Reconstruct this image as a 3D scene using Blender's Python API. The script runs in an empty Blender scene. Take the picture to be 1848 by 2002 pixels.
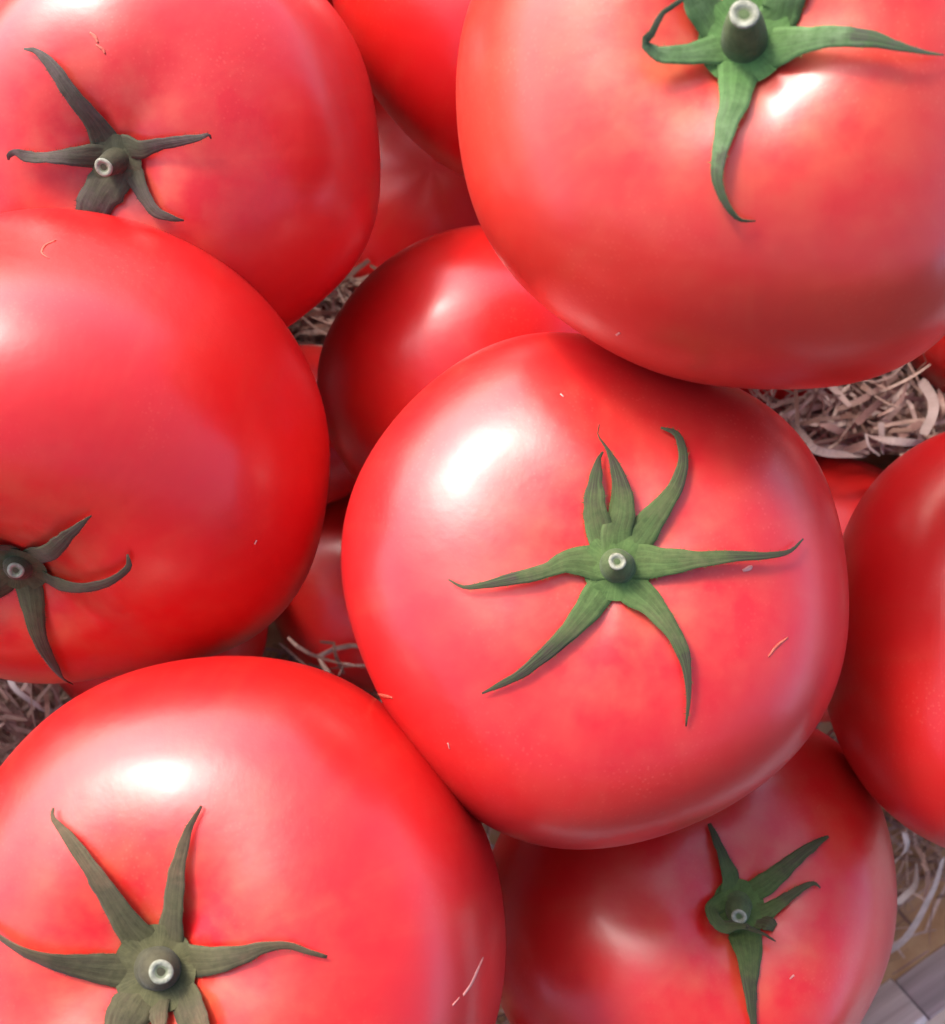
import bpy, math, random
import numpy as np
from mathutils import Vector
from mathutils.bvhtree import BVHTree

random.seed(7)
np.random.seed(7)
SC = bpy.context.scene
COL = SC.collection
CM = 0.01                      # everything is laid out in centimetres, built in metres
CAM_Z = 34.5                   # camera height over the crate floor, cm
F = 2500.0                     # focal length in pixels of a 1848 x 2002 picture
CX, CY = 924.0, 1001.0

# ------------------------------------------------------------------ camera
cam_d = bpy.data.cameras.new('camera')
cam = bpy.data.objects.new('camera', cam_d)
COL.objects.link(cam)
cam.location = (0, 0, CAM_Z * CM)
cam_d.sensor_fit = 'VERTICAL'
cam_d.sensor_height = 24.0
cam_d.lens = 12.0 / (1001.0 / F)
cam_d.clip_start = 0.005
cam_d.clip_end = 100.0
cam_d.dof.use_dof = True
cam_d.dof.focus_distance = 0.185
cam_d.dof.aperture_fstop = 26.0
SC.camera = cam

# ------------------------------------------------------------------ light
SUN_AZ = math.radians(-36)     # from +Y (top of the picture) towards -X (left)
SUN_EL = math.radians(39)
world = bpy.data.worlds.new('World')
SC.world = world
world.use_nodes = True
wn = world.node_tree
wn.nodes.clear()
sky = wn.nodes.new('ShaderNodeTexSky')
sky.sky_type = 'NISHITA'
sky.sun_disc = False
sky.sun_elevation = SUN_EL
sky.sun_rotation = SUN_AZ
sky.air_density = 0.35
sky.dust_density = 1.7
sky.ozone_density = 0.0
bg = wn.nodes.new('ShaderNodeBackground')
bg.inputs['Strength'].default_value = 0.15
wo = wn.nodes.new('ShaderNodeOutputWorld')
wn.links.new(sky.outputs[0], bg.inputs['Color'])
wn.links.new(bg.outputs[0], wo.inputs['Surface'])

sun_d = bpy.data.lights.new('sun', 'SUN')
sun_d.energy = 0.5
sun_d.angle = math.radians(11)
sun_d.color = (1.0, 0.95, 0.88)
sun = bpy.data.objects.new('sun', sun_d)
COL.objects.link(sun)
sdir = Vector((math.sin(SUN_AZ) * math.cos(SUN_EL), math.cos(SUN_AZ) * math.cos(SUN_EL), math.sin(SUN_EL)))
sun.rotation_euler = sdir.to_track_quat('Z', 'Y').to_euler()
sun.location = sdir * 2

SC.view_settings.view_transform = 'Standard'
SC.view_settings.look = 'None'
SC.view_settings.gamma = 1.0
SC.view_settings.exposure = 2.32


# ------------------------------------------------------------------ materials
def new_mat(name):
    m = bpy.data.materials.new(name)
    m.use_nodes = True
    nt = m.node_tree
    return m, nt, nt.nodes['Principled BSDF']


def node(nt, kind, **kw):
    n = nt.nodes.new(kind)
    for k, v in kw.items():
        if k in n.inputs:
            n.inputs[k].default_value = v
        else:
            setattr(n, k, v)
    return n


def noise(nt, coord, scale, detail=3.0, rough=0.55):
    n = node(nt, 'ShaderNodeTexNoise')
    n.inputs['Scale'].default_value = scale
    n.inputs['Detail'].default_value = detail
    n.inputs['Roughness'].default_value = rough
    nt.links.new(coord, n.inputs['Vector'])
    return n.outputs['Fac']


def ramp(nt, fac, stops):
    r = node(nt, 'ShaderNodeValToRGB')
    el = r.color_ramp.elements
    while len(el) < len(stops):
        el.new(0.5)
    for e, (p, c) in zip(el, stops):
        e.position = p
        e.color = (*c, 1.0) if len(c) == 3 else c
    nt.links.new(fac, r.inputs[0])
    return r.outputs[0]


def mix(nt, fac, a, b):
    m = node(nt, 'ShaderNodeMix', data_type='RGBA')
    for sock, v in ((m.inputs[0], fac), (m.inputs[6], a), (m.inputs[7], b)):
        if isinstance(v, (int, float)):
            sock.default_value = v
        elif isinstance(v, tuple):
            sock.default_value = (*v, 1.0)
        else:
            nt.links.new(v, sock)
    return m.outputs[2]


def skin_mat(name, red, orange, gold, rough=0.33, seed=0.0):
    m, nt, b = new_mat(name)
    tc = node(nt, 'ShaderNodeTexCoord')
    mp = node(nt, 'ShaderNodeMapping')
    mp.inputs['Location'].default_value = (seed, seed * 0.7, seed * 1.3)
    nt.links.new(tc.outputs['Object'], mp.inputs['Vector'])
    co = mp.outputs[0]
    big = noise(nt, co, 30.0, 1.5)
    f1 = ramp(nt, big, [(0.30, (0, 0, 0)), (0.75, (1, 1, 1))])
    col = mix(nt, f1, red, orange)
    # paler, more golden flesh round the stalk
    at = node(nt, 'ShaderNodeAttribute', attribute_name='stem_near')
    n2 = noise(nt, co, 170.0, 4.0)
    mul = node(nt, 'ShaderNodeMath', operation='MULTIPLY')
    nt.links.new(at.outputs['Fac'], mul.inputs[0])
    nt.links.new(ramp(nt, n2, [(0.35, (0, 0, 0)), (0.7, (1, 1, 1))]), mul.inputs[1])
    col = mix(nt, mul.outputs[0], col, gold)
    # faint streaks running down from the stalk
    au = node(nt, 'ShaderNodeAttribute', attribute_name='streak_u')
    av = node(nt, 'ShaderNodeAttribute', attribute_name='streak_v')
    cs = node(nt, 'ShaderNodeCombineXYZ')
    nt.links.new(au.outputs['Fac'], cs.inputs[0])
    nt.links.new(av.outputs['Fac'], cs.inputs[1])
    cs.inputs[2].default_value = seed * 9
    sn = noise(nt, cs.outputs[0], 9.0, 5.0, 0.65)
    sm = node(nt, 'ShaderNodeMath', operation='MULTIPLY')
    nt.links.new(ramp(nt, sn, [(0.48, (0, 0, 0)), (0.75, (1, 1, 1))]), sm.inputs[0])
    nt.links.new(ramp(nt, n2, [(0.35, (0.02, 0.02, 0.02)), (0.75, (0.22, 0.22, 0.22))]), sm.inputs[1])
    col = mix(nt, sm.outputs[0], col, gold)
    # tiny pale pores in the skin
    vor = node(nt, 'ShaderNodeTexVoronoi')
    vor.inputs['Scale'].default_value = 1300.0
    nt.links.new(co, vor.inputs['Vector'])
    dots = ramp(nt, vor.outputs['Distance'], [(0.05, (1, 1, 1)), (0.32, (0, 0, 0))])
    pm = noise(nt, co, 60.0, 2.0)
    mm = node(nt, 'ShaderNodeMath', operation='MULTIPLY')
    nt.links.new(dots, mm.inputs[0])
    nt.links.new(ramp(nt, pm, [(0.45, (0, 0, 0)), (0.75, (0.24, 0.24, 0.24))]), mm.inputs[1])
    col = mix(nt, mm.outputs[0], col, tuple(min(1.0, c * 1.25 + 0.06) for c in gold))
    nt.links.new(col, b.inputs['Base Color'])
    rn = noise(nt, co, 120.0, 4.0)
    rr = node(nt, 'ShaderNodeMapRange')
    rr.inputs['To Min'].default_value = rough - 0.05
    rr.inputs['To Max'].default_value = rough + 0.07
    nt.links.new(rn, rr.inputs['Value'])
    nt.links.new(rr.outputs[0], b.inputs['Roughness'])
    b.inputs['IOR'].default_value = 1.54
    b.inputs['Coat IOR'].default_value = 1.5
    b.inputs['Subsurface Weight'].default_value = 0.12
    b.inputs['Subsurface Radius'].default_value = (1.0, 0.12, 0.08)
    b.inputs['Subsurface Scale'].default_value = 0.006
    b.inputs['Coat Weight'].default_value = 0.28
    b.inputs['Coat Roughness'].default_value = 0.22
    bmp = node(nt, 'ShaderNodeBump')
    bmp.inputs['Strength'].default_value = 0.09
    bmp.inputs['Distance'].default_value = 0.0006
    nt.links.new(noise(nt, co, 420.0, 4.0), bmp.inputs['Height'])
    bmp2 = node(nt, 'ShaderNodeBump')
    bmp2.inputs['Strength'].default_value = 0.06
    bmp2.inputs['Distance'].default_value = 0.003
    nt.links.new(noise(nt, co, 70.0, 2.0), bmp2.inputs['Height'])
    nt.links.new(bmp2.outputs[0], bmp.inputs['Normal'])
    nt.links.new(bmp.outputs[0], b.inputs['Normal'])
    return m


def leaf_mat(name, base, mid, tip, dry=0.7):
    """sepal green that turns to a dry tip (attribute along), with fibres lengthwise"""
    m, nt, b = new_mat(name)
    tc = node(nt, 'ShaderNodeTexCoord')
    co = tc.outputs['Object']
    at = node(nt, 'ShaderNodeAttribute', attribute_name='along')
    ac = node(nt, 'ShaderNodeAttribute', attribute_name='across')
    n1 = noise(nt, co, 260.0, 5.0)
    add = node(nt, 'ShaderNodeMath', operation='MULTIPLY_ADD')
    nt.links.new(n1, add.inputs[0])
    add.inputs[1].default_value = 0.75
    nt.links.new(at.outputs['Fac'], add.inputs[2])
    col = ramp(nt, add.outputs[0], [(0.36, base), (min(dry + 0.08, 0.92), mid), (1.0, tip)])
    n2 = noise(nt, co, 700.0, 5.0, 0.7)
    col = mix(nt, ramp(nt, n2, [(0.35, (0, 0, 0)), (0.72, (0.75, 0.75, 0.75))]), col, tuple(c * 0.42 for c in base))
    # fibres: waves over the width
    cb = node(nt, 'ShaderNodeCombineXYZ')
    sx = node(nt, 'ShaderNodeMath', operation='MULTIPLY')
    sx.inputs[1].default_value = 3.6
    nt.links.new(ac.outputs['Fac'], sx.inputs[0])
    nt.links.new(sx.outputs[0], cb.inputs[0])
    sy = node(nt, 'ShaderNodeMath', operation='MULTIPLY')
    sy.inputs[1].default_value = 1.5
    nt.links.new(at.outputs['Fac'], sy.inputs[0])
    nt.links.new(sy.outputs[0], cb.inputs[1])
    fib = noise(nt, cb.outputs[0], 1.6, 4.0)
    col = mix(nt, ramp(nt, fib, [(0.45, (0, 0, 0)), (0.7, (0.26, 0.26, 0.26))]), col, tuple(min(1, c * 1.7 + 0.02) for c in base))
    nt.links.new(col, b.inputs['Base Color'])
    b.inputs['Roughness'].default_value = 0.8
    b.inputs['Specular IOR Level'].default_value = 0.25
    b.inputs['Sheen Weight'].default_value = 0.06
    b.inputs['Sheen Roughness'].default_value = 0.4
    bmp = node(nt, 'ShaderNodeBump')
    bmp.inputs['Strength'].default_value = 0.22
    bmp.inputs['Distance'].default_value = 0.0004
    nt.links.new(fib, bmp.inputs['Height'])
    bm2 = node(nt, 'ShaderNodeBump')
    bm2.inputs['Strength'].default_value = 0.35
    bm2.inputs['Distance'].default_value = 0.0003
    nt.links.new(n2, bm2.inputs['Height'])
    nt.links.new(bmp.outputs[0], bm2.inputs['Normal'])
    nt.links.new(bm2.outputs[0], b.inputs['Normal'])
    return m


def plain_mat(name, a, c, scale=200.0, rough=0.7, bump=0.2, stretch=None):
    m, nt, b = new_mat(name)
    tc = node(nt, 'ShaderNodeTexCoord')
    co = tc.outputs['Object']
    if stretch:
        mp = node(nt, 'ShaderNodeMapping')
        mp.inputs['Scale'].default_value = stretch
        nt.links.new(co, mp.inputs['Vector'])
        co = mp.outputs[0]
    n1 = noise(nt, co, scale, 5.0, 0.6)
    nt.links.new(ramp(nt, n1, [(0.32, a), (0.7, c)]), b.inputs['Base Color'])
    b.inputs['Roughness'].default_value = rough
    if bump:
        bmp = node(nt, 'ShaderNodeBump')
        bmp.inputs['Strength'].default_value = bump
        bmp.inputs['Distance'].default_value = 0.0006
        nt.links.new(n1, bmp.inputs['Height'])
        nt.links.new(bmp.outputs[0], b.inputs['Normal'])
    return m


RED = (0.56, 0.0050, 0.0070)
ORANGE = (0.58, 0.013, 0.0085)
GOLD = (0.54, 0.085, 0.035)
M_PAPER = plain_mat('wood_wool', (0.16, 0.078, 0.060), (0.37, 0.225, 0.18), 130.0, 0.5, 0.3)
m_, nt_, b_ = new_mat('wood_wool')
at_ = node(nt_, 'ShaderNodeAttribute', attribute_name='tone')
tc_ = node(nt_, 'ShaderNodeTexCoord')
c_ = ramp(nt_, at_.outputs['Fac'], [(0.0, (0.15, 0.075, 0.050)), (0.45, (0.33, 0.205, 0.16)), (1.0, (0.62, 0.47, 0.39))])
c_ = mix(nt_, ramp(nt_, noise(nt_, tc_.outputs['Object'], 420.0, 5.0), [(0.4, (0, 0, 0)), (0.7, (0.4, 0.4, 0.4))]), c_, (0.16, 0.09, 0.06))
nt_.links.new(c_, b_.inputs['Base Color'])
b_.inputs['Roughness'].default_value = 0.6
M_WOOL = m_
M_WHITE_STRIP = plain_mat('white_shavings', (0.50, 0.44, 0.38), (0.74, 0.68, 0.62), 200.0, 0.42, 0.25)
M_DIM_STRIP = plain_mat('white_shavings_shaded', (0.22, 0.155, 0.135), (0.36, 0.27, 0.245), 160.0, 0.55, 0.25)  # white shavings darkened for the shade in the right-hand gap
M_CARD = plain_mat('brown_card', (0.38, 0.21, 0.095), (0.52, 0.34, 0.18), 120.0, 0.8, 0.3)
M_BOARD_LIGHT = plain_mat('pale_wood', (0.52, 0.49, 0.51), (0.86, 0.84, 0.86), 260.0, 0.6, 0.4, (0.06, 1.0, 1.0))
M_BOARD_GREY = plain_mat('grey_wood', (0.36, 0.34, 0.38), (0.60, 0.57, 0.63), 240.0, 0.7, 0.4, (0.06, 1.0, 1.0))
M_SUNLIT_BAND = plain_mat('sunlit_wood', (0.78, 0.76, 0.72), (0.88, 0.87, 0.84), 220.0, 0.55, 0.25, (0.08, 1.0, 1.0))  # near-white colour paints in sun falling on the upper boards
M_CUT = plain_mat('stalk_cut_ring', (0.13, 0.135, 0.085), (0.34, 0.34, 0.25), 900.0, 0.6, 0.4)
M_PITH = plain_mat('stalk_pith', (0.10, 0.12, 0.06), (0.20, 0.21, 0.13), 1200.0, 0.8, 0.4)
M_SCAR = plain_mat('skin_scar', (0.48, 0.06, 0.035), (0.52, 0.13, 0.075), 900.0, 0.6, 0.4)
M_NICK = plain_mat('skin_nick', (0.55, 0.15, 0.12), (0.62, 0.30, 0.25), 900.0, 0.3, 0.3)


# ------------------------------------------------------------------ mesh helpers
def ob(name, verts, faces, mat, parent=None, smooth=True, attrs=None, origin=(0, 0, 0)):
    """one mesh object; verts in cm, world axes, origin in cm"""
    me = bpy.data.meshes.new(name)
    o3 = np.array(origin, float)
    vv = (np.asarray(verts, float) - o3) * CM
    me.from_pydata([tuple(v) for v in vv], [], [tuple(int(i) for i in f) for f in faces])
    me.update()
    if smooth:
        me.polygons.foreach_set('use_smooth', [True] * len(me.polygons))
    for k, arr in (attrs or {}).items():
        a = me.attributes.new(k, 'FLOAT', 'POINT')
        a.data.foreach_set('value', np.asarray(arr, np.float32))
    me.materials.append(mat)
    o = bpy.data.objects.new(name, me)
    COL.objects.link(o)
    if parent is not None:
        o.parent = parent
        po = parent.get('_origin', (0, 0, 0))
        o.location = tuple((o3 - np.array(po)) * CM)
    else:
        o.location = tuple(o3 * CM)
    ORIGINS[o.name] = tuple(o3)
    return o


ORIGINS = {}


def child(name, verts, faces, mat, parent, **kw):
    """a part: shares the origin of its parent, so its own location is zero"""
    org = ORIGINS[parent.name]
    o = ob(name, verts, faces, mat, None, origin=org, **kw)
    o.parent = parent
    o.location = (0, 0, 0)
    return o


def tag(o, label=None, cat=None, group=None, kind=None):
    for k, v in (('label', label), ('category', cat), ('group', group), ('kind', kind)):
        if v:
            o[k] = v
    return o


def at(px, py, z):
    d = CAM_Z - z
    return np.array([(px - CX) * d / F, (CY - py) * d / F, z])


def proj(P):
    d = CAM_Z - P[:, 2]
    return np.stack([CX + P[:, 0] * F / d, CY - P[:, 1] * F / d], 1)


def spline(pts, n):
    """Catmull-Rom through rows of pts, n samples evenly over chord length"""
    P = np.asarray(pts, float)
    seg = np.linalg.norm(np.diff(P[:, :2], axis=0), axis=1) + 1e-6
    t = np.concatenate([[0], np.cumsum(seg)])
    t /= t[-1]
    out = []
    for s in np.linspace(0, 1, n):
        i = min(max(np.searchsorted(t, s, side='right') - 1, 0), len(P) - 2)
        u = (s - t[i]) / (t[i + 1] - t[i])
        p0, p1, p2, p3 = P[max(i - 1, 0)], P[i], P[i + 1], P[min(i + 2, len(P) - 1)]
        h = t[i + 1] - t[i]
        m1 = (p2 - p0) / (t[i + 1] - t[max(i - 1, 0)]) * h
        m2 = (p3 - p1) / (t[min(i + 2, len(P) - 1)] - t[i]) * h
        out.append((2 * u**3 - 3 * u**2 + 1) * p1 + (u**3 - 2 * u**2 + u) * m1 + (-2 * u**3 + 3 * u**2) * p2 + (u**3 - u**2) * m2)
    return np.array(out)


def nrm(v):
    return v / (np.linalg.norm(v, axis=-1, keepdims=True) + 1e-12)


# ------------------------------------------------------------------ the crate (its grain runs 36 degrees up to the right)
CA, SA = math.cos(math.radians(36)), math.sin(math.radians(36))


def uv_to_xy(u, v):            # u along the visible side, v outwards towards the lower right corner
    return np.array([u * CA + v * SA, u * SA - v * CA])


def uv_of(x, y):
    return x * CA + y * SA, x * SA - y * CA


crate = bpy.data.objects.new('wooden_crate', None)
COL.objects.link(crate)
crate.location = (0, 0, 0)
crate.rotation_euler = (0, 0, math.radians(36))
tag(crate, 'shallow wooden crate with brown card floor and grey boards holding the tomatoes', 'crate')


def board(name, lo, hi, mat, parent, bev=0.06):
    """a board in the crate's own axes: x = u, y = -v, z up (cm)"""
    import bmesh
    bm = bmesh.new()
    bmesh.ops.create_cube(bm, size=1.0)
    for v in bm.verts:
        for k in range(3):
            v.co[k] = (lo[k] + (v.co[k] + 0.5) * (hi[k] - lo[k])) * CM
    bmesh.ops.bevel(bm, geom=list(bm.edges), offset=bev * CM, segments=2, affect='EDGES', profile=0.5)
    me = bpy.data.meshes.new(name)
    bm.to_mesh(me)
    bm.free()
    me.materials.append(mat)
    o = bpy.data.objects.new(name, me)
    COL.objects.link(o)
    o.parent = parent
    return o


VW, UW = 16.9, 18.6
board('floor_panel', (-UW - 1, -VW - 1, -0.5), (UW + 1, VW + 1, 0.0), M_CARD, crate)
U0 = 1.75
for sgn in (1, -1):
    y0, y1 = (-VW - 0.8, -VW) if sgn == 1 else (VW, VW + 0.8)
    if sgn == 1:
        board('side_board', (-UW, y0, 0.01), (U0, y1 + 0.12, 2.63), M_BOARD_LIGHT, crate)
        board('side_board', (U0 + 0.03, y0, 0.01), (UW, y1, 2.63), M_BOARD_GREY, crate)
    else:
        board('side_board', (-UW, y0, 0.01), (UW, y1, 2.63), M_BOARD_GREY, crate)
    board('sunlit_band', (-UW, y0 - 0.1, 2.66), (UW, y1 + 0.0, 4.9), M_SUNLIT_BAND, crate)  # band along the upper side, coloured as if sunlit
    board('side_board', (-UW, y0, 4.95), (UW, y1, 11.0), M_BOARD_GREY, crate)  # added height, out of view, to block low sun from the gaps
for sgn in (1, -1):
    x0, x1 = (UW + 0.02, UW + 0.8) if sgn == 1 else (-UW - 0.8, -UW - 0.02)
    board('end_board', (x0, -VW - 0.8, 0.01), (x1, VW + 0.8, 11.0), M_BOARD_GREY, crate)  # made tall, out of view, to keep low sun off the lower fruit


# unseen dark boards, added to keep the sky off the heap's near side
blocker = bpy.data.objects.new('sky_blocker', None)
COL.objects.link(blocker)
blocker['kind'] = 'structure'
M_BLOCKER = plain_mat('blocker_boards', (0.035, 0.028, 0.024), (0.075, 0.06, 0.05), 12.0, 0.8, 0.2)  # dark colour for the added sky-blocking boards
for i in range(14):
    board('blocker_board', (-95 + i * 13.7, -62, -60), (-95 + i * 13.7 + 13.4, -59 + (i % 3) * 0.3, 60), M_BLOCKER, blocker, 0.3)

# ------------------------------------------------------------------ tomatoes
NT, NP = 84, 132


def unit_grid():
    th = np.linspace(0, math.pi, NT + 1)[1:-1]
    ph = np.linspace(0, 2 * math.pi, NP, endpoint=False)
    T, Pp = np.meshgrid(th, ph, indexing='ij')
    T = np.concatenate([[0.0], T.ravel(), [math.pi]])
    Pp = np.concatenate([[0.0], Pp.ravel(), [0.0]])
    fs = []
    for j in range(NP):
        fs.append((0, 1 + j, 1 + (j + 1) % NP))
    for i in range(NT - 2):
        a, b = 1 + i * NP, 1 + (i + 1) * NP
        for j in range(NP):
            k = (j + 1) % NP
            fs.append((a + j, b + j, b + k, a + k))
    last = 1 + (NT - 1) * NP
    a = 1 + (NT - 2) * NP
    for j in range(NP):
        fs.append((a + j, last, a + (j + 1) % NP))
    return T, Pp, fs


GT, GP, GF = unit_grid()


def four(ang, K):
    c = [np.ones_like(ang)]
    for k in range(1, K + 1):
        c += [np.cos(k * ang), np.sin(k * ang)]
    return np.stack(c, 1)


def fit_four(ang, val, w, K, lam):
    A = four(ang, K)
    reg = np.concatenate([[0.0]] + [[lam * k**4] * 2 for k in range(1, K + 1)])
    W = w[:, None]
    return np.linalg.solve((A * W).T @ A + np.diag(reg), (A * W).T @ val)


def make_shape(t):
    """vertices (cm) of one tomato: an oblate lobed body with a stalk hollow, tilted and shaped to its plan outline"""
    rs = np.random.RandomState(t['seed'])
    R, z0 = t['R'], t['z']
    cx, cy = t['c']
    C = at(cx, cy, z0)
    # target outline, pixels about the centre
    pts = np.array(t.get('outline', []), float).reshape(-1, 2)
    ell = t['ell']
    ea = np.linspace(0, 2 * math.pi, 72, endpoint=False)
    er = ell[0] * ell[1] / np.sqrt((ell[1] * np.cos(ea))**2 + (ell[0] * np.sin(ea))**2)
    ang, rad, w = ea, er, np.full(72, 0.06)
    if len(pts):
        dx, dy = pts[:, 0] - cx, -(pts[:, 1] - cy)
        ang = np.concatenate([ang, np.arctan2(dy, dx)])
        rad = np.concatenate([rad, np.hypot(dx, dy)])
        w = np.concatenate([w, np.full(len(pts), 3.0)])
    K = 7
    coef = fit_four(ang, rad, w, K, 2e-4)
    # body profile
    n = t.get('n', 2.25)
    h = t.get('h', 0.80)
    s = np.sin(GT)
    c = np.cos(GT)
    rr = np.abs(s)**(2 / n)
    zz = np.sign(c) * np.abs(c)**(2 / n) * h
    lob = sum(rs.uniform(0.3, 1) * np.cos(k * GP + rs.uniform(0, 6.28)) / k for k in (3, 4, 5, 6, 7))
    top = np.where(c > 0, 1.0, 0.0)
    rim = np.exp(-((rr - 0.42) / 0.24)**2) * top
    zz = zz + 0.020 * t.get('lobes', 1.0) * lob * rim
    fold = sum(rs.uniform(0.4, 1) * np.cos(k * GP + rs.uniform(0, 6.28)) for k in (5, 8))
    zz = zz + (0.003 if 'stem' in t else 0.0) * fold * np.exp(-((rr - 0.2) / 0.12)**2) * top
    dd, dw = t.get('dimple', (0.15, 0.26))
    zz = zz - dd * np.exp(-(rr / dw)**2) * top
    zz = zz + 0.05 * np.exp(-(rr / 0.2)**2) * (1 - top)
    rr = rr * (1 + 0.012 * lob)
    L = np.stack([rr * np.cos(GP), rr * np.sin(GP), zz], 1) * R
    ax = np.array(t.get('ax0', (0.0, 0.0)), float)
    spin = t.get('spin', 0.0)
    P = None
    for it in range(9 if 'stem' in t else 1):
        q = Vector((0, 0, 1)).rotation_difference(Vector((ax[0], ax[1], math.sqrt(max(0.05, 1 - ax @ ax)))))
        M = np.array(q.to_matrix())
        P = L @ M.T + C
        for k in range(5):
            px = proj(P)
            d = px - np.array([cx, cy])
            a = np.arctan2(-d[:, 1], d[:, 0])
            r = np.hypot(d[:, 0], d[:, 1])
            nb = 72
            bi = ((a + math.pi) / (2 * math.pi) * nb).astype(int) % nb
            mx = np.zeros(nb)
            np.maximum.at(mx, bi, r)
            ba = -math.pi + (np.arange(nb) + 0.5) * 2 * math.pi / nb
            ratio = (four(ba, K) @ coef) / np.maximum(mx, 1)
            cr = fit_four(ba, ratio, np.ones(nb), K, 1e-5)
            wa = np.arctan2(P[:, 1] - C[1], P[:, 0] - C[0])
            sc = four(wa, K) @ cr
            near = np.hypot(P[:, 0] - C[0], P[:, 1] - C[1]) / R
            mean = ratio.mean()
            bl = np.clip(near / 0.75, 0, 1)**2      # the waviness of the outline dies out towards the middle
            sc = mean + (sc - mean) * bl
            P = P.copy()
            P[:, 0] = C[0] + (P[:, 0] - C[0]) * sc
            P[:, 1] = C[1] + (P[:, 1] - C[1]) * sc
        if 'stem' in t:
            e = np.array(t['stem']) - proj(P[:1])[0]
            ax = ax + np.array([e[0], -e[1]]) / (R * F / (CAM_Z - z0)) * 0.7
            m = np.linalg.norm(ax)
            if m > 0.93:
                ax *= 0.93 / m
    t['axis'] = nrm(M @ np.array([0, 0, 1.0]))
    t['stem_near'] = np.exp(-(rr / 0.5)**2) * top * (1.0 if 'stem' in t else 0.15)
    return P, C


def ray_hit(bvh, px, py):
    o = Vector((0, 0, CAM_Z))
    tgt = at(px, py, 0.0)
    d = (Vector(tgt) - o).normalized()
    h = bvh.ray_cast(o, d)
    if h[0] is None:
        return None
    return np.array(h[0]), np.array(h[1])


def drape(bvh, rows, n, thick, cup, mn, hairs=0):
    """a ribbon lying on a body. rows: (px, py, width px, lift cm). Returns verts, faces, along, across"""
    S = spline(rows, n)
    cen, nor, wid = [], [], []
    last = None
    for x, y, w, lift in S:
        hit = ray_hit(bvh, x, y)
        if hit is None:
            zz = last[0][2] if last else 5.0
            p = at(x, y, zz)
            loc, nn, _, _ = bvh.find_nearest(Vector(p))
            hit = (p, np.array(nn))
        if hit[1][2] < 0:
            hit = (hit[0], -hit[1])
        last = hit
        d = CAM_Z - hit[0][2]
        cen.append(hit[0] + hit[1] * max(lift, 0.0))
        nor.append(hit[1])
        wid.append(max(w, 2.0) * d / F * 0.5)
    cen, nor = np.array(cen), np.array(nor)
    for _ in range(2):
        nor[1:-1] = nrm(nor[:-2] + nor[1:-1] * 2 + nor[2:])
    tan = nrm(np.gradient(cen, axis=0))
    side = nrm(np.cross(nor, tan))
    rq = np.random.RandomState(int(abs(rows[0][0] * 3 + rows[-1][1] * 11)) % 99991)
    twa = rq.normal(0, 0.5) * np.sin(np.linspace(0, 1, len(cen)) * rq.uniform(3, 6) + rq.uniform(0, 6)) * np.linspace(0, 1, len(cen))**0.7
    c0, s0 = np.cos(twa)[:, None], np.sin(twa)[:, None]
    side, nor = side * c0 + nor * s0, nor * c0 - side * s0
    us = np.linspace(-1, 1, 7)
    V, al, ac = [], [], []
    nn = len(cen)
    rs = np.random.RandomState(int(abs(rows[0][0] * 7 + rows[-1][1] * 3)) % 99991)
    wob = np.cumsum(rs.normal(0, 0.05, nn))
    wob -= np.linspace(wob[0], wob[-1], nn)
    ker = np.array([0.25, 0.5, 0.25])
    edgeL = 1 + np.convolve(rs.normal(0, 0.14, nn), ker, 'same') * np.linspace(0.2, 1, nn)
    edgeR = 1 + np.convolve(rs.normal(0, 0.14, nn), ker, 'same') * np.linspace(0.2, 1, nn)
    for layer in (0, 1):
        for i in range(nn):
            f = i / (nn - 1)
            for u in us:
                hw = wid[i] * (edgeL[i] if u < 0 else edgeR[i])
                hgt = cup * wid[i] * (1 - u * u) * (0.3 + 0.4 * f) + 0.08 * wid[i] * math.exp(-(u / 0.22)**2)
                p = cen[i] + side[i] * u * hw + nor[i] * (hgt * min(1.0, 0.25 + 2.0 * f) + wob[i] * u * wid[i] * f)
                th = min(thick, wid[i] * 0.9) * (0.35 + 0.65 * (1 - u * u))
                if layer:
                    p = p - nor[i] * th
                lim = mn + (th if not layer else 0)
                loc, n2, _, dist = bvh.find_nearest(Vector(p))
                if loc is not None and dist < 0.6:
                    n2 = np.array(n2)
                    sd = (p - np.array(loc)) @ n2
                    if sd < lim:
                        p = p + n2 * (lim - sd)
                V.append(p)
                al.append(f)
                ac.append(u)
    m = len(us)
    off = nn * m
    Fs = []
    for i in range(nn - 1):
        for j in range(m - 1):
            a, b, c2, d = i * m + j, i * m + j + 1, (i + 1) * m + j + 1, (i + 1) * m + j
            Fs.append((a, b, c2, d))
            Fs.append((off + d, off + c2, off + b, off + a))
        Fs.append((i * m, (i + 1) * m, off + (i + 1) * m, off + i * m))
        e = m - 1
        Fs.append((i * m + e, off + i * m + e, off + (i + 1) * m + e, (i + 1) * m + e))
    for j in range(m - 1):
        Fs.append((j, off + j, off + j + 1, j + 1))
        i = (nn - 1) * m
        Fs.append((i + j + 1, off + i + j + 1, off + i + j, i + j))
    for q in range(hairs):                     # downy hairs along both edges
        i = rs.randint(1, nn - 2)
        j = 0 if rs.uniform() < 0.5 else m - 1
        w = rs.uniform(0, 1)
        p = V[i * m + j] * (1 - w) + V[(i + 1) * m + j] * w
        out = side[i] * (-1 if j == 0 else 1) + nor[i] * rs.uniform(-0.1, 0.9) + tan[i] * rs.normal(0.2, 0.4)
        out = out / np.linalg.norm(out)
        b = len(V)
        V += [p - tan[i] * 0.004 - out * 0.01, p + tan[i] * 0.004 - out * 0.01, p + out * rs.uniform(0.015, 0.055)]
        al += [0.1, 0.1, 0.1]
        ac += [us[j]] * 3
        Fs.append((b, b + 1, b + 2))
    return np.array(V), Fs, np.array(al), np.array(ac)


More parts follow.
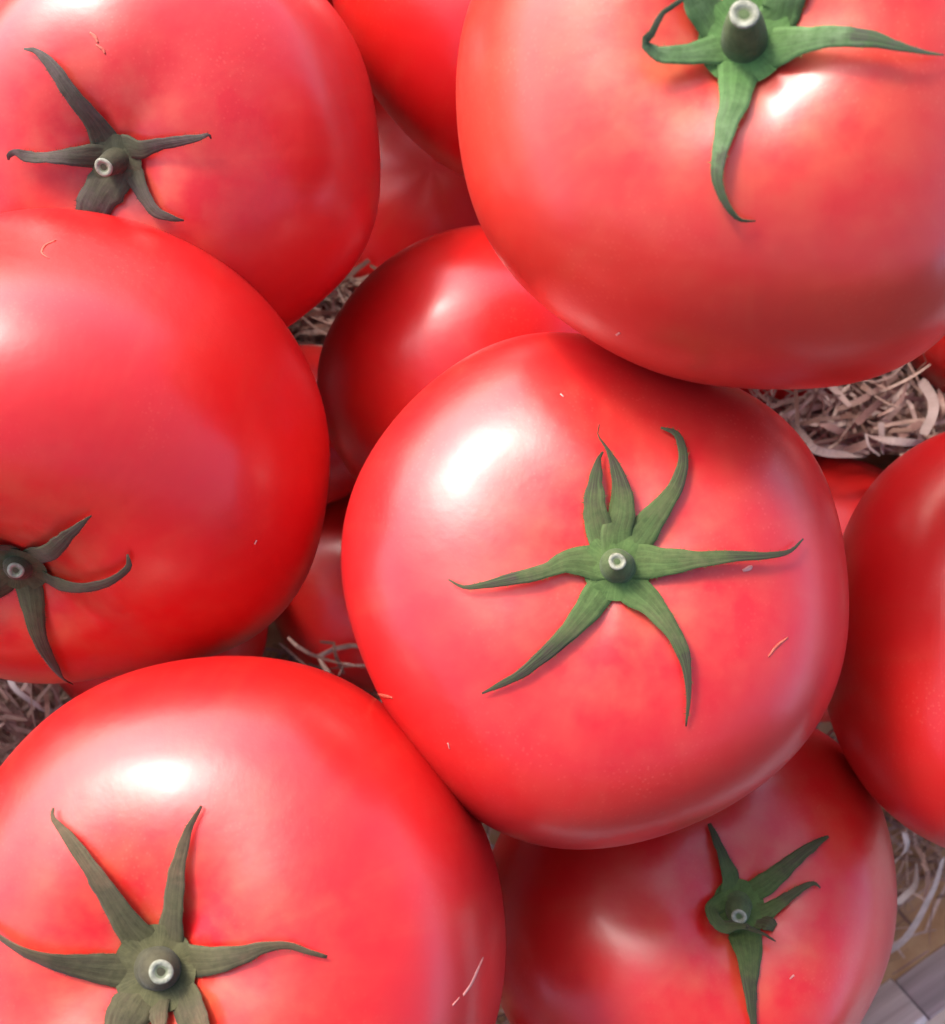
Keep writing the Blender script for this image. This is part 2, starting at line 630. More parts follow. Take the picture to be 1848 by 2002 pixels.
def lathe(base, axis, prof, seg=28, wave=0.0, closed_top=True):
    """rings of radius r at height h along axis; returns verts, faces"""
    a = nrm(np.array(axis, float))
    x = nrm(np.cross(a, [0.3, 0.9, 0.1]))
    y = np.cross(a, x)
    V, Fs = [], []
    for k, (r, hgt) in enumerate(prof):
        for j in range(seg):
            f = 2 * math.pi * j / seg
            q = r * (1 + wave * (1.2 * math.cos(2 * f + 0.7) + 0.6 * math.cos(3 * f + 2.0)))
            V.append(np.array(base) + a * hgt + (x * math.cos(f) + y * math.sin(f)) * q)
    for k in range(len(prof) - 1):
        for j in range(seg):
            j2 = (j + 1) % seg
            Fs.append((k * seg + j, k * seg + j2, (k + 1) * seg + j2, (k + 1) * seg + j))
    if closed_top:
        V.append(np.array(base) + a * prof[-1][1])
        c = len(V) - 1
        k = (len(prof) - 1) * seg
        for j in range(seg):
            Fs.append((k + j, k + (j + 1) % seg, c))
    return np.array(V), Fs


GROUP = 'ripe tomatoes heaped in the crate'
BODIES = []


def make_tomato(t):
    P, C = make_shape(t)
    zmin = P[:, 2].min()
    base = (C[0], C[1], zmin)
    root = bpy.data.objects.new('tomato', None)
    COL.objects.link(root)
    root.location = tuple(np.array(base) * CM)
    ORIGINS[root.name] = base
    tag(root, t['label'], 'tomato', GROUP)
    child('fruit_body', P, GF, t['skin'], root, attrs={'stem_near': t['stem_near'], 'streak_u': np.cos(GP) + 0.05 * GT, 'streak_v': np.sin(GP)})
    bvh = BVHTree.FromPolygons([Vector(p) for p in P], GF)
    BODIES.append((C, P, bvh))
    if 'stem' not in t:
        return root
    sx, sy = t['stem']
    srad = t['srad']
    hit = ray_hit(bvh, sx, sy)
    b0, nb = hit
    d = CAM_Z - b0[2]
    r0 = srad * d / F
    # calyx: a thin draped disc under the stalk, the sepals are its pieces
    axis = t['axis']
    prof_v, prof_f, al, ac = [], [], [], []
    seg, rings = 40, 7
    xx = nrm(np.cross(axis, [0.2, 0.95, 0.1]))
    yy = np.cross(axis, xx)
    hub = r0 * 2.0
    for k in range(rings):
        q = hub * (k + 0.5) / (rings - 0.5)
        for j in range(seg):
            f = 2 * math.pi * j / seg
            p = b0 + (xx * math.cos(f) + yy * math.sin(f)) * q + axis * 0.5
            h = bvh.ray_cast(Vector(p), Vector(-axis))
            p = np.array(h[0]) if h[0] is not None else p - axis * 0.5
            prof_v.append(p + axis * (0.15 - 0.09 * k / rings))
            al.append(0.05)
            ac.append(math.cos(3 * f))
    fs = [(k * seg + j, k * seg + (j + 1) % seg, (k + 1) * seg + (j + 1) % seg, (k + 1) * seg + j) for k in range(rings - 1) for j in range(seg)]
    prof_v.append(b0 + axis * 0.1)
    al.append(0.0)
    ac.append(0.0)
    fs += [(j, (j + 1) % seg, len(prof_v) - 1) for j in range(seg)]
    cal = child('calyx', prof_v, fs, t['leaf'], root, attrs={'along': al, 'across': ac})
    for si, sp in enumerate(t['sepals']):
        k = t['k']
        rows = []
        pts = sp['p']
        lifts = sp.get('lift')
        for i, (x, y, w) in enumerate(pts):
            X, Y = k[0] + k[2] * x, k[1] + k[2] * y
            f = i / max(1, len(pts) - 1)
            lf = 0.8 * lifts[i] if lifts else 0.07 + 0.08 * math.sin(f * 3.0)
            rows.append((X, Y, w * k[2], lf))
        x1, y1, w1, l1 = rows[0]
        ux, uy = x1 - sx, y1 - sy
        ul = math.hypot(ux, uy) + 1e-6
        rows.insert(0, (sx + ux / ul * srad * 0.35, sy + uy / ul * srad * 0.35, w1 * 0.85, 0.09 + 0.004 * si))
        V, Fs, al, ac = drape(bvh, rows, 30, 0.03, sp.get('cup', 0.10), 0.015, 46)
        child('sepal', V, Fs, t['leaf'], cal, attrs={'along': al, 'across': ac})
    # stalk stub
    cpx, cpy = t['cap']
    tip = at(cpx, cpy, b0[2] + t.get('slen', 0.55) * max(axis[2], 0.5))
    bs = b0 + axis * 0.05
    v = tip - bs
    ln = np.linalg.norm(v)
    crad = t['crad'] * (CAM_Z - tip[2]) / F
    prof = [(r0 * 1.22, -0.10), (r0 * 1.12, 0.04), (r0 * 1.0, ln * 0.16), (r0 * 0.98, ln * 0.30), (r0 * 0.90, ln * 0.52), (r0 * 0.74 + crad * 0.1, ln * 0.76), (crad * 1.16, ln * 0.92), (crad * 1.04, ln)]
    V, Fs = lathe(bs, v, prof, 32, 0.012)
    st = child('stalk', V, Fs, t['stalk_mat'], root, attrs={'along': np.linspace(0, 0.12, len(V)), 'across': np.sin(np.arange(len(V)) * 2.4)})
    va = nrm(v)
    ring = [(crad * 1.05, -0.03), (crad * 1.07, 0.012), (crad * 0.95, 0.024), (crad * 0.72, 0.024), (crad * 0.58, 0.010), (crad * 0.45, -0.02)]
    V, Fs = lathe(tip, va, ring, 48, 0.03, closed_top=False)
    child('cut_end', V, Fs, M_CUT, st)
    V, Fs = lathe(tip, va, [(crad * 0.66, 0.004), (crad * 0.42, 0.008), (crad * 0.30, -0.02), (crad * 0.1, -0.03)], 24, 0.06)
    child('pith', V, Fs, M_PITH, st)
    for pts, mat in t.get('marks', []):
        V, Fs, al, ac = drape(bvh, [(x, y, w, 0.004) for x, y, w in pts], 10, 0.012, 0.1, 0.002)
        child('scar', V, Fs, mat, root)
    return root


FRESH = leaf_mat('calyx_fresh', (0.075, 0.135, 0.034), (0.080, 0.085, 0.034), (0.050, 0.032, 0.026), 0.78)
BRIGHT = leaf_mat('calyx_bright', (0.085, 0.185, 0.045), (0.110, 0.165, 0.075), (0.062, 0.052, 0.040), 0.85)
OLIVE = leaf_mat('calyx_olive', (0.082, 0.080, 0.032), (0.070, 0.055, 0.030), (0.105, 0.066, 0.036), 0.80)
DRY = leaf_mat('calyx_dry', (0.082, 0.084, 0.042), (0.062, 0.048, 0.036), (0.10, 0.070, 0.062), 0.65)
BROWN = leaf_mat('calyx_brown', (0.066, 0.078, 0.030), (0.062, 0.048, 0.028), (0.060, 0.034, 0.026), 0.75)
LEAFY = leaf_mat('calyx_leafy', (0.070, 0.120, 0.026), (0.078, 0.086, 0.030), (0.060, 0.044, 0.026), 0.80)
STALK = leaf_mat('stalk_green', (0.085, 0.125, 0.045), (0.070, 0.095, 0.040), (0.065, 0.080, 0.040), 0.70)
STALK_DRY = leaf_mat('stalk_dry', (0.070, 0.066, 0.034), (0.058, 0.052, 0.030), (0.050, 0.042, 0.027), 0.70)

S1 = skin_mat('tomato_skin', RED, ORANGE, GOLD, 0.36, 0.0)
S2 = skin_mat('tomato_skin_rosy', (0.54, 0.010, 0.014), (0.56, 0.020, 0.015), (0.60, 0.095, 0.05), 0.36, 0.31)
S3 = skin_mat('tomato_skin_orange', (0.55, 0.017, 0.013), (0.57, 0.040, 0.020), (0.60, 0.13, 0.055), 0.36, 0.57)
S4 = skin_mat('tomato_skin_deep', (0.54, 0.0050, 0.0070), (0.56, 0.013, 0.009), GOLD, 0.36, 0.83)

ZO = 14.5       # crate floor to the middle of the central tomato
TOMATOES = [
    dict(name='E', seed=5, c=(1450, 205), R=3.8, z=ZO + 3.1, ell=(558, 562), skin=S3, leaf=BRIGHT, stalk_mat=STALK,
         outline=[(905, 40), (892, 150), (895, 260), (920, 390), (980, 510), (1080, 615), (1200, 690), (1350, 745), (1520, 766), (1680, 745), (1800, 700), (1848, 668)],
         stem=(1455, 86), srad=44, cap=(1455, 28), crad=27, slen=0.75, k=(1236.9, 0, 0.3307), dimple=(0.15, 0.28),
         label='largest tomato with fresh green calyx, cut off at the top edge on the right',
         sepals=[
             dict(p=[(560, 300, 200), (400, 340, 150), (230, 370, 120), (110, 372, 105), (62, 330, 60), (105, 220, 42), (170, 120, 34), (250, 40, 25), (300, -60, 10)], lift=[.12, .2, .3, .38, .5, .6, .55, .45, .3]),
             dict(p=[(630, 400, 250), (620, 500, 230), (600, 640, 180), (560, 760, 140), (525, 900, 100), (505, 1030, 75), (520, 1120, 55), (570, 1220, 40), (640, 1290, 25), (725, 1300, 10)], lift=[.12, .14, .18, .2, .22, .22, .2, .18, .14, .08]),
             dict(p=[(800, 300, 220), (930, 290, 220), (1080, 270, 150), (1250, 260, 115), (1400, 275, 92), (1550, 310, 55), (1680, 330, 28), (1815, 335, 10)], lift=[.12, .2, .3, .36, .34, .28, .2, .1]),
             dict(p=[(480, 130, 230), (400, 30, 230), (330, -100, 180), (270, -250, 100), (230, -400, 20)]),
             dict(p=[(870, 110, 240), (920, 0, 240), (1000, -150, 180), (1080, -300, 100), (1150, -420, 20)])],
         marks=[([(1206, 655, 5), (1212, 650, 4)], M_NICK)]),
    dict(name='D', seed=11, n=2.8, h=0.76, c=(1162, 1150), R=4.0, z=ZO + 0.0, ell=(498, 508), skin=S2, leaf=FRESH, stalk_mat=STALK, dimple=(0.03, 0.24),
         outline=[(663, 1080), (690, 960), (760, 830), (850, 740), (960, 675), (1090, 645), (1200, 665), (1350, 722), (1480, 775), (1560, 850), (1620, 950), (1655, 1080), (1660, 1180), (1640, 1330), (1580, 1450), (1450, 1560), (1300, 1635), (1130, 1660), (1000, 1640), (880, 1560), (780, 1430), (700, 1260)],
         stem=(1205, 1109), srad=34, cap=(1207, 1098), crad=16, slen=0.5, k=(577.2, 618.5, 0.6247),
         label='squarish tomato in the middle with a complete seven-armed green calyx',
         sepals=[
             dict(p=[(960, 700, 90), (935, 600, 70), (935, 520, 45), (945, 455, 15), (960, 430, 6)]),
             dict(p=[(1000, 690, 100), (1015, 600, 78), (1005, 530, 52), (985, 470, 28), (965, 430, 12), (940, 390, 6), (945, 355, 4)], lift=[.12, .2, .24, .26, .26, .24, .2]),
             dict(p=[(1070, 700, 100), (1120, 630, 80), (1175, 560, 50), (1205, 490, 36), (1205, 430, 28), (1185, 380, 20), (1140, 357, 7)]),
             dict(p=[(1080, 772, 110), (1160, 772, 85), (1260, 762, 55), (1360, 755, 35), (1460, 752, 22), (1530, 738, 13), (1575, 700, 5)], lift=[.12, .16, .22, .24, .22, .18, .12]),
             dict(p=[(1050, 850, 110), (1110, 900, 85), (1160, 960, 60), (1200, 1030, 45), (1218, 1100, 28), (1224, 1180, 16), (1220, 1280, 5)], lift=[.12, .16, .22, .24, .22, .16, .06]),
             dict(p=[(960, 850, 100), (900, 930, 80), (840, 1000, 58), (770, 1065, 42), (690, 1125, 28), (590, 1175, 7)]),
             dict(p=[(930, 775, 110), (850, 775, 75), (790, 800, 50), (720, 820, 42), (630, 838, 28), (540, 850, 12), (485, 825, 5)], lift=[.12, .16, .2, .24, .24, .18, .1])],
         marks=[([(735, 1357, 5), (750, 1360, 8), (768, 1364, 5)], M_SCAR), ([(1502, 1284, 3), (1520, 1262, 6), (1540, 1246, 3)], M_SCAR),
                ([(1452, 1116, 6), (1466, 1110, 9), (1470, 1106, 4)], M_NICK), ([(876, 1452, 4), (880, 1464, 3)], M_NICK), ([(1096, 770, 4), (1102, 776, 3)], M_NICK)]),
    dict(name='C', seed=23, n=2.75, h=0.78, c=(440, 1830), R=4.1, z=ZO + 1.2, ell=(548, 545), skin=S1, leaf=OLIVE, stalk_mat=STALK_DRY, dimple=(0.15, 0.27),
         outline=[(-5, 1505), (100, 1400), (200, 1332), (350, 1290), (480, 1283), (600, 1300), (720, 1350), (800, 1420), (900, 1540), (955, 1630), (985, 1780), (985, 1900), (970, 2002)],
         stem=(315, 1890), srad=42, cap=(315, 1900), crad=22, slen=0.6, k=(0, 1236.9, 0.5578),
         label='tomato with a dull olive-brown calyx of long arms, in the bottom left corner',
         sepals=[
             dict(p=[(510, 1090, 130), (450, 1010, 112), (390, 910, 86), (330, 820, 62), (275, 740, 45), (230, 685, 28), (200, 650, 16), (200, 618, 9)]),
             dict(p=[(600, 1070, 110), (615, 980, 90), (625, 900, 76), (635, 820, 55), (655, 740, 38), (680, 670, 24), (712, 610, 10)]),
             dict(p=[(480, 1180, 120), (400, 1175, 112), (300, 1160, 96), (200, 1145, 75), (110, 1115, 55), (40, 1075, 40), (-20, 1030, 25), (-60, 1000, 8)]),
             dict(p=[(670, 1145, 120), (760, 1140, 96), (850, 1125, 70), (930, 1100, 45), (1010, 1090, 30), (1080, 1115, 22), (1145, 1135, 13)]),
             dict(p=[(500, 1260, 130), (460, 1340, 150), (430, 1420, 120), (400, 1550, 20)]),
             dict(p=[(640, 1250, 120), (690, 1340, 140), (730, 1430, 100), (780, 1550, 20)]),
             dict(p=[(572, 1280, 80), (575, 1350, 70), (570, 1450, 20)])],
         marks=[([(944, 1872, 4), (932, 1900, 9), (920, 1926, 8), (905, 1946, 6)], M_NICK), ([(898, 1950, 3), (884, 1966, 4)], M_NICK)]),  # first mark: pale scratch with its reflective streak put into the colour
    dict(name='B', seed=31, n=2.8, h=0.76, c=(150, 868), R=4.0, z=ZO - 0.8, ell=(498, 464), skin=S1, leaf=BROWN, stalk_mat=STALK_DRY, dimple=(0.13, 0.24),
         outline=[(0, 415), (100, 405), (250, 430), (400, 490), (500, 570), (580, 660), (630, 790), (648, 920), (625, 1060), (580, 1170), (480, 1260), (350, 1305), (150, 1334), (0, 1330)],
         stem=(41, 1096), srad=30, cap=(31, 1115), crad=15, slen=0.5, k=(0, 577.2, 0.4118),
         label='tomato cut off by the left edge at mid height, brownish calyx low on its side',
         sepals=[
             dict(p=[(180, 1220, 110), (250, 1190, 96), (310, 1130, 70), (370, 1080, 40), (440, 1030, 7)]),
             dict(p=[(220, 1320, 90), (300, 1350, 75), (400, 1360, 60), (500, 1340, 50), (580, 1300, 38), (620, 1260, 28), (610, 1215, 10)]),
             dict(p=[(150, 1380, 130), (170, 1460, 112), (190, 1550, 86), (220, 1640, 65), (265, 1730, 48), (300, 1790, 30), (345, 1825, 8)]),
             dict(p=[(30, 1360, 100), (-60, 1400, 90), (-160, 1480, 50), (-250, 1560, 10)]),
             dict(p=[(40, 1190, 100), (-50, 1160, 90), (-150, 1120, 50), (-260, 1100, 10)])],
         marks=[([(110, 470, 3), (88, 480, 5), (82, 494, 4), (96, 506, 2)], M_SCAR), ([(498, 1064, 4), (502, 1056, 3)], M_NICK)]),
    dict(name='A', seed=41, n=2.45, h=0.78, c=(312, 292), R=3.8, z=ZO - 1.9, ell=(436, 436), skin=S2, leaf=DRY, stalk_mat=STALK_DRY, dimple=(0.11, 0.24),
         outline=[(640, 0), (690, 70), (720, 150), (745, 300), (742, 380), (720, 480), (650, 570), (570, 637)],
         stem=(232, 312), srad=25, cap=(203, 327), crad=17, slen=0.5, k=(0, 0, 0.4998),
         label='tomato with a shrivelled grey-brown calyx, in the top left corner',
         sepals=[
             dict(p=[(420, 560, 120), (370, 470, 82), (300, 380, 66), (245, 300, 58), (200, 240, 45), (150, 205, 22), (105, 197, 7)]),
             dict(p=[(390, 610, 100), (300, 610, 76), (210, 612, 56), (120, 610, 42), (85, 595, 25), (60, 605, 22), (50, 625, 9)], lift=[.12, .16, .2, .22, .25, .22, .15]),
             dict(p=[(500, 570, 100), (560, 575, 72), (640, 555, 52), (720, 545, 40), (790, 533, 24), (820, 525, 12), (828, 542, 6)], lift=[.12, .16, .2, .22, .22, .2, .15]),
             dict(p=[(520, 650, 82), (550, 710, 70), (580, 770, 55), (620, 825, 45), (680, 850, 25), (725, 858, 7)]),
             dict(p=[(440, 700, 170), (400, 770, 150), (370, 830, 130), (330, 900, 80), (300, 980, 20)])],
         marks=[([(176, 64, 4), (186, 72, 7), (192, 84, 4)], M_SCAR), ([(188, 88, 3), (200, 96, 6), (206, 106, 3)], M_SCAR)]),
    dict(name='I', seed=53, n=2.5, dimple=(0.03, 0.3), c=(1985, 1250), R=3.7, z=ZO - 2.0, ell=(385, 428), skin=S1,
         outline=[(1848, 843), (1760, 890), (1690, 960), (1645, 1050), (1620, 1400), (1660, 1500), (1750, 1600), (1848, 1661)], ax0=(-0.1, 0.12),
         label='plain tomato cut off by the right edge at mid height, no calyx showing'),
    dict(name='J', seed=61, c=(1348, 1812), R=3.9, z=ZO - 3.9, ell=(410, 402), skin=S4, leaf=LEAFY, stalk_mat=STALK, dimple=(0.12, 0.24),
         outline=[(1560, 1400), (1650, 1462), (1712, 1540), (1745, 1650), (1757, 1750), (1745, 1850), (1715, 1940), (1680, 2002), (1000, 2002), (960, 1920), (940, 1800), (950, 1700)],
         stem=(1439, 1774), srad=26, cap=(1445, 1792), crad=14, slen=0.5, k=(940.9, 1342.5, 0.4908),
         label='tomato with a ragged folded green calyx, bottom right beside the crate boards',
         sepals=[
             dict(p=[(990, 830, 100), (980, 760, 86), (955, 690, 62), (930, 620, 40), (905, 552, 14)]),
             dict(p=[(1080, 820, 82), (1130, 790, 86), (1200, 730, 66), (1270, 670, 46), (1330, 625, 30), (1375, 600, 9)]),
             dict(p=[(1110, 910, 80), (1160, 890, 60), (1220, 840, 40), (1280, 795, 26), (1320, 785, 14), (1345, 803, 7)]),
             dict(p=[(1100, 935, 70), (1145, 950, 62), (1170, 965, 40)]),
             dict(p=[(1040, 960, 120), (1050, 1050, 128), (1055, 1130, 106), (1060, 1220, 76), (1070, 1300, 46), (1085, 1400, 10)]),
             dict(p=[(965, 850, 80), (905, 885, 62), (900, 950, 62), (950, 985, 52), (1040, 985, 40), (1110, 1010, 25), (1165, 1035, 7)], lift=[.14, .2, .3, .36, .4, .36, .28])],
         marks=[([(1544, 1914, 3), (1552, 1906, 4)], M_NICK)]),
    dict(name='F', seed=71, c=(1020, -40), R=3.6, z=ZO - 3.9, ell=(372, 400), skin=S1,
         outline=[(648, 0), (680, 90), (740, 200), (800, 268), (900, 345)],
         label='plain tomato at the top edge, wedged between the two top corner tomatoes'),
    dict(name='H', seed=83, c=(958, 765), R=3.35, z=ZO - 5.2, ell=(338, 328), skin=S4, ax0=(0.3, -0.5), dimple=(0.05, 0.3),
         outline=[(1000, 438), (940, 441), (840, 462), (740, 522), (660, 612), (622, 710), (630, 820), (660, 890), (705, 950)],
         label='small tomato with one bright glint, half hidden behind the middle tomato'),
    dict(name='G', seed=91, c=(850, 375), R=3.0, z=1.9, dimple=(0.03, 0.3), ell=(265, 255), skin=S4,
         label='dark red tomato deep in shadow between the three upper tomatoes'),
    dict(name='N', seed=97, c=(755, 1150), R=2.7, z=1.9, dimple=(0.03, 0.3), ell=(232, 205), skin=S4,
         label='dark red tomato deep in the gap left of the middle tomato'),
    dict(name='Q', seed=99, c=(598, 832), R=2.0, z=4.0, h=0.9, dimple=(0.03, 0.3), ell=(160, 158), skin=S4,
         label='small dark red tomato deep in the gap between the left and the glinting tomato'),
    dict(name='M', seed=101, c=(1600, 1150), R=2.9, z=3.2, dimple=(0.03, 0.3), ell=(270, 262), skin=S4,
         label='dark red tomato deep in the gap below the straw on the right'),
    dict(name='K', seed=103, c=(2012, 520), R=3.2, z=5.0, dimple=(0.03, 0.3), ell=(300, 300), skin=S4,
         label='dark red tomato at the right edge under the largest tomato'),
    dict(name='L', seed=107, c=(1500, 590), R=2.6, z=3.2, dimple=(0.03, 0.3), ell=(232, 222), skin=S4,
         label='dark red tomato shaded under the largest tomato, above the straw'),
    dict(name='O', seed=109, c=(300, 1215), R=2.6, z=4.6, dimple=(0.03, 0.3), ell=(225, 215), skin=S1,
         label='dark red tomato glimpsed between the two left-edge tomatoes by the straw'),
]
for i, (x, y, z, R) in enumerate([(150, 300, 3.4, 3.1), (120, 820, 3.6, 3.2), (330, 1950, 3.6, 3.3), (1480, 130, 3.8, 3.3), (1250, 1900, 3.2, 2.8), (560, -190, 5.2, 3.4), (2050, 1300, 3.4, 3.0)]):
    TOMATOES.append(dict(name='U', seed=200 + i, c=(x, y), R=R, z=z, ell=(R * 2500 / (CAM_Z - z),) * 2, skin=S4, dimple=(0.03, 0.3), label='dark red tomato of the bottom layer, covered by the ones above'))
for i, (x, y, z, R) in enumerate([(-3.7, 14.0, 10.5, 2.9), (4.9, 14.6, 10.5, 3.4), (-11.2, 9.0, 10.5, 3.5), (-13.7, 2.2, 12.3, 3.5), (-13.0, -4.9, 12.0, 3.5), (-9.7, -11.5, 12.0, 3.6), (-0.5, -14.6, 9.0, 3.6), (13.9, 4.8, 11.0, 3.6), (9.9, 12.2, 11.0, 3.6), (14.2, -3.3, 5.0, 3.2)]):  # unseen tomatoes, added to keep low light out of the gaps
    d = CAM_Z - z
    TOMATOES.append(dict(name='V', seed=300 + i, c=(CX + x * F / d, CY - y * F / d), R=R, z=z, ell=(R * F / d, R * 0.97 * F / d), skin=(S1, S3, S4)[i % 3], dimple=(0.03, 0.3), ax0=(0.3 * math.cos(i * 2.1), 0.3 * math.sin(i * 2.1)), label='added unseen tomato beyond the edge of the view, keeping low light out of the gaps'))
for t in TOMATOES:
    make_tomato(t)


# ------------------------------------------------------------------ wood wool
def strip(points, width, thick, twist, rs, tilt=0.0):
    """a flat shaving along 3-D points: verts, faces (closed, four-sided section)"""
    P = np.array(points)
    n = len(P)
    T = nrm(np.gradient(P, axis=0))
    V, Fs = [], []
    for i in range(n):
        side = np.cross([0, 0, 1.0], T[i])
        if np.linalg.norm(side) < 1e-3:
            side = np.array([1.0, 0, 0])
        side = nrm(side)
        up = np.cross(T[i], side)
        a = tilt + twist * (i / (n - 1) - 0.5)
        s2 = side * math.cos(a) + up * math.sin(a)
        u2 = np.cross(T[i], s2)
        w = width * 0.5 * (1.0 if 0 < i < n - 1 else 0.7)
        V += [P[i] - s2 * w, P[i] + s2 * w, P[i] + s2 * w - u2 * thick, P[i] - s2 * w - u2 * thick]
    for i in range(n - 1):
        a, b = i * 4, (i + 1) * 4
        for j in range(4):
            k = (j + 1) % 4
            Fs.append((a + j, a + k, b + k, b + j))
    Fs += [(3, 2, 1, 0), (n * 4 - 4, n * 4 - 3, n * 4 - 2, n * 4 - 1)]
    return V, Fs


def inside_any(p, grow=1.0):
    for C, P, bvh in BODIES:
        if abs(p[0] - C[0]) > 5 or abs(p[1] - C[1]) > 5 or abs(p[2] - C[2]) > 4.5:
            continue
        loc, n2, _, dist = bvh.find_nearest(Vector(p))
        if loc is not None and (Vector(p) - loc).dot(n2) < 0.02:
            return True
    return False


rs = np.random.RandomState(3)
VV, FF, TONE = [], [], []
GAPS = [(1690, 830, 150, 110, 5.6, 2200), (40, 1390, 120, 90, 6.4, 1000), (620, 650, 90, 110, 3.6, 700), (650, 1280, 120, 90, 4.5, 250),
        (990, 1960, 60, 120, 5.0, 250), (1790, 1640, 50, 45, 3.2, 120), (1800, 1780, 70, 90, 0.9, 70)]
todo = []
for gx, gy, sx, sy, zt, cnt in GAPS:
    for q in range(cnt):
        z = rs.uniform(0.2, zt)
        p = at(gx + rs.normal(0, sx), gy + rs.normal(0, sy), z)
        todo.append((p[0], p[1], z))
for q in range(5200):
    p = uv_to_xy(rs.uniform(-19, 19), rs.uniform(-16, 16))
    todo.append((p[0], p[1], rs.uniform(0.1, 4.6)))
for x, y, z in todo:
    u, v = uv_of(x, y)
    if v > 10.8 and u > -4 and not z < 1.0:      # the card floor stays bare along the near side
        continue
    if x < -14 or x > 15 or y > 15 or y < -15:
        continue
    L = rs.uniform(1.2, 4.2)
    a = rs.uniform(0, 2 * math.pi)
    k = rs.normal(0, 0.8) / L * 2
    n = 8
    kink = rs.randint(2, 7) if rs.uniform() < 0.35 else -1
    pts, px, py = [], x, y
    ok = True
    amp, pz, sl = rs.uniform(0.0, 0.4), rs.uniform(0, 6), rs.normal(0, 0.25)
    for i in range(n):
        zz = max(0.06, z + amp * math.sin(pz + i * 0.8) + sl * (i - 3.5) / n * L)
        p = np.array([px, py, zz])
        uu, vv = uv_of(px, py)
        gx, gy = proj(p[None])[0]           # dark fruit fills three gaps, no bedding on it
        bare = (735 < gx < 960 and 190 < gy < 520) or (530 < gx < 720 and 900 < gy < 1240) or (1560 < gx < 1760 and 890 < gy < 1050)
        if bare or abs(vv) > 16.6 or abs(uu) > 18.2 or inside_any(p):
            ok = False
            break
        pts.append(p)
        if i == kink:
            a += rs.choice([-1, 1]) * rs.uniform(0.6, 1.6)
        px += math.cos(a) * L / n
        py += math.sin(a) * L / n
        a += k * L / n
    if not ok:
        continue
    V, Fs = strip(pts, rs.choice([0.025, 0.04, 0.06, 0.09, 0.13]) * rs.uniform(0.8, 1.2), 0.007, rs.normal(0, 1.3), rs, rs.normal(0, 0.5))
    o0 = len(VV)
    TONE += [rs.uniform(0, 1)**1.3] * len(V)
    VV += V
    FF += [tuple(o0 + q for q in f) for f in Fs]
st = ob('wood_wool', VV, FF, M_WOOL, None, smooth=False, attrs={'tone': TONE})
tag(st, 'pale shredded wood wool bedding lying on the crate floor', 'packing straw', None, 'stuff')

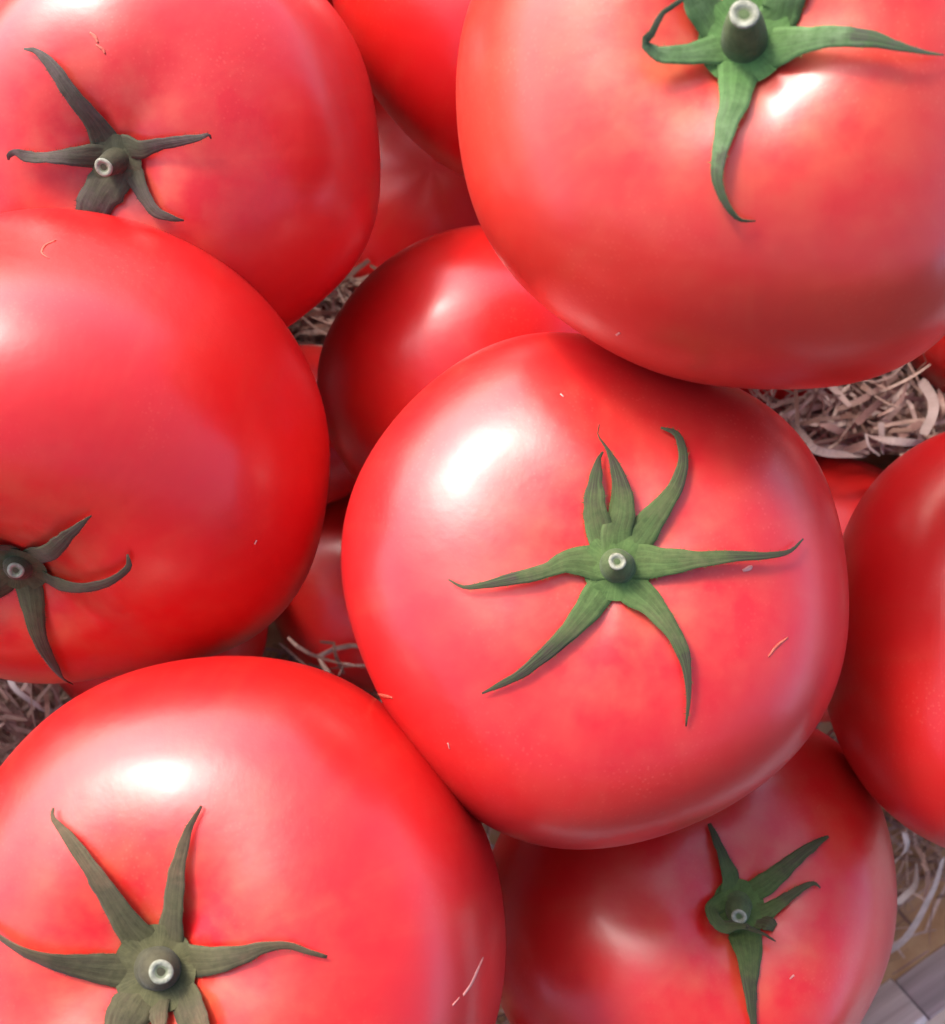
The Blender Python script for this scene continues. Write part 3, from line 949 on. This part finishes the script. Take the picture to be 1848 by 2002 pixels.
# shavings that can be told apart in the gaps: rows of (pixel x, pixel y, height cm), width cm
K7 = (1402.0, 577.0, 0.2414)
K1 = (1649.2, 1525.5, 0.238)
K2 = (0.0, 1319.4, 0.1339)
GS = 'single wood shavings on top of the bedding'
STRIPS = [
    (K1, [(820, 640, 3.2), (760, 850, 2.6), (690, 1000, 2.2), (600, 1170, 1.8), (500, 1310, 1.4), (400, 1390, 1.0), (300, 1430, .6)], 0.24, M_WHITE_STRIP, 'wide white curved shaving on brown card between the crate boards and two tomatoes'),
    (K1, [(500, 430, 2.8), (525, 540, 2.6), (470, 630, 2.3), (400, 690, 2.0)], 0.15, M_WHITE_STRIP, 'short hooked shaving highest in the gap above the brown card'),
    (K1, [(600, 690, 1.6), (590, 860, 1.3), (530, 930, 1.0), (440, 1010, .8)], 0.20, M_WHITE_STRIP, 'short white shaving half under the bottom right tomato'),
    (K1, [(745, 980, 2.2), (715, 1180, 1.2), (710, 1350, .5)], 0.045, M_PAPER, 'hair-thin shaving hanging straight down towards the grey crate board'),
    (K1, [(700, 1400, .4), (550, 1500, .35), (400, 1600, .3)], 0.06, M_PAPER, 'thin pale shaving lying along the foot of the crate boards'),
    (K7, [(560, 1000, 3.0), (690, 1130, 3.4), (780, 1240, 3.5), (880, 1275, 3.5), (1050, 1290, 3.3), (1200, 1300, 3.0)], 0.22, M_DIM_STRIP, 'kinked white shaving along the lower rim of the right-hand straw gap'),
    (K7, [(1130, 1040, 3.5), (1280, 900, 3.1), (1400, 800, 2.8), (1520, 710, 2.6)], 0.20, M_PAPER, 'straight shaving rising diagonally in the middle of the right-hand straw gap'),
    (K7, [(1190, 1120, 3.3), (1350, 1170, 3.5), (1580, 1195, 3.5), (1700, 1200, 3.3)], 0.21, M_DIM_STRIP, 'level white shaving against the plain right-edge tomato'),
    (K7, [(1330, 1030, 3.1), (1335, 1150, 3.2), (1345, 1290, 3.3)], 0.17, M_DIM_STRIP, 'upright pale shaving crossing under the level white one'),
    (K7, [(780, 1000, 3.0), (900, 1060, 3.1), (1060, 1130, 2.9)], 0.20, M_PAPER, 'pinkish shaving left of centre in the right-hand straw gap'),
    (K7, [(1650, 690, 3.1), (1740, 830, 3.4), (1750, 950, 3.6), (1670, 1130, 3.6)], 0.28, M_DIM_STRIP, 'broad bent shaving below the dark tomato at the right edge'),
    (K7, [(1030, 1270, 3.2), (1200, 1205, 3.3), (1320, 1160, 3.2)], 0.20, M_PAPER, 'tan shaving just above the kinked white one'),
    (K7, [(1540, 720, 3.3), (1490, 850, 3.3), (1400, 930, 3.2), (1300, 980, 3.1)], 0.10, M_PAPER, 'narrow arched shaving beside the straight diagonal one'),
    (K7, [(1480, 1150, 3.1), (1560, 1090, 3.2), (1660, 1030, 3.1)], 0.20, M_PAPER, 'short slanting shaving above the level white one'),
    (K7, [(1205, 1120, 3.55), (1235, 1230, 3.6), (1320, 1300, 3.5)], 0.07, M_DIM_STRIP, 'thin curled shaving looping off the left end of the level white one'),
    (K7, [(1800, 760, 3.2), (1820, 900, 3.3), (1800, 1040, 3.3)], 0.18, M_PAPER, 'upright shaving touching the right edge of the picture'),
    (K2, [(120, 20, 3.4), (210, 190, 3.5), (330, 300, 3.5), (520, 430, 3.4), (640, 510, 3.3), (860, 540, 3.0)], 0.19, M_WHITE_STRIP, 'bright white curved shaving in the straw gap at the left edge'),
    (K2, [(-60, 380, 3.2), (100, 540, 3.3), (200, 740, 3.3), (300, 980, 3.1)], 0.18, M_PAPER, 'long shaving hanging from the left edge towards the olive calyx tomato'),
    (K2, [(150, 480, 3.0), (330, 620, 3.1), (500, 820, 3.0)], 0.16, M_PAPER, 'shaving running beside the bright white one in the left straw gap'),
    (K2, [(-60, 960, 3.0), (150, 1090, 3.0)], 0.16, M_PAPER, 'lowest shaving in the left straw gap, cut by the edge'),
]
for k, rows, wd, mat, lab in STRIPS:
    S = spline([(k[0] + k[2] * x, k[1] + k[2] * y, z) for x, y, z in rows], 16)
    pts = [at(x, y, z + (0.7 if k is K1 else 2.6)) for x, y, z in S]
    V, Fs = strip(pts, wd * 0.85, 0.010, rs.normal(0, 1.4), rs, rs.normal(0, 0.35))
    o = ob('wood_shaving', V, Fs, mat, None, smooth=False, origin=tuple(pts[0]))
    tag(o, lab, 'wood shaving', GS)
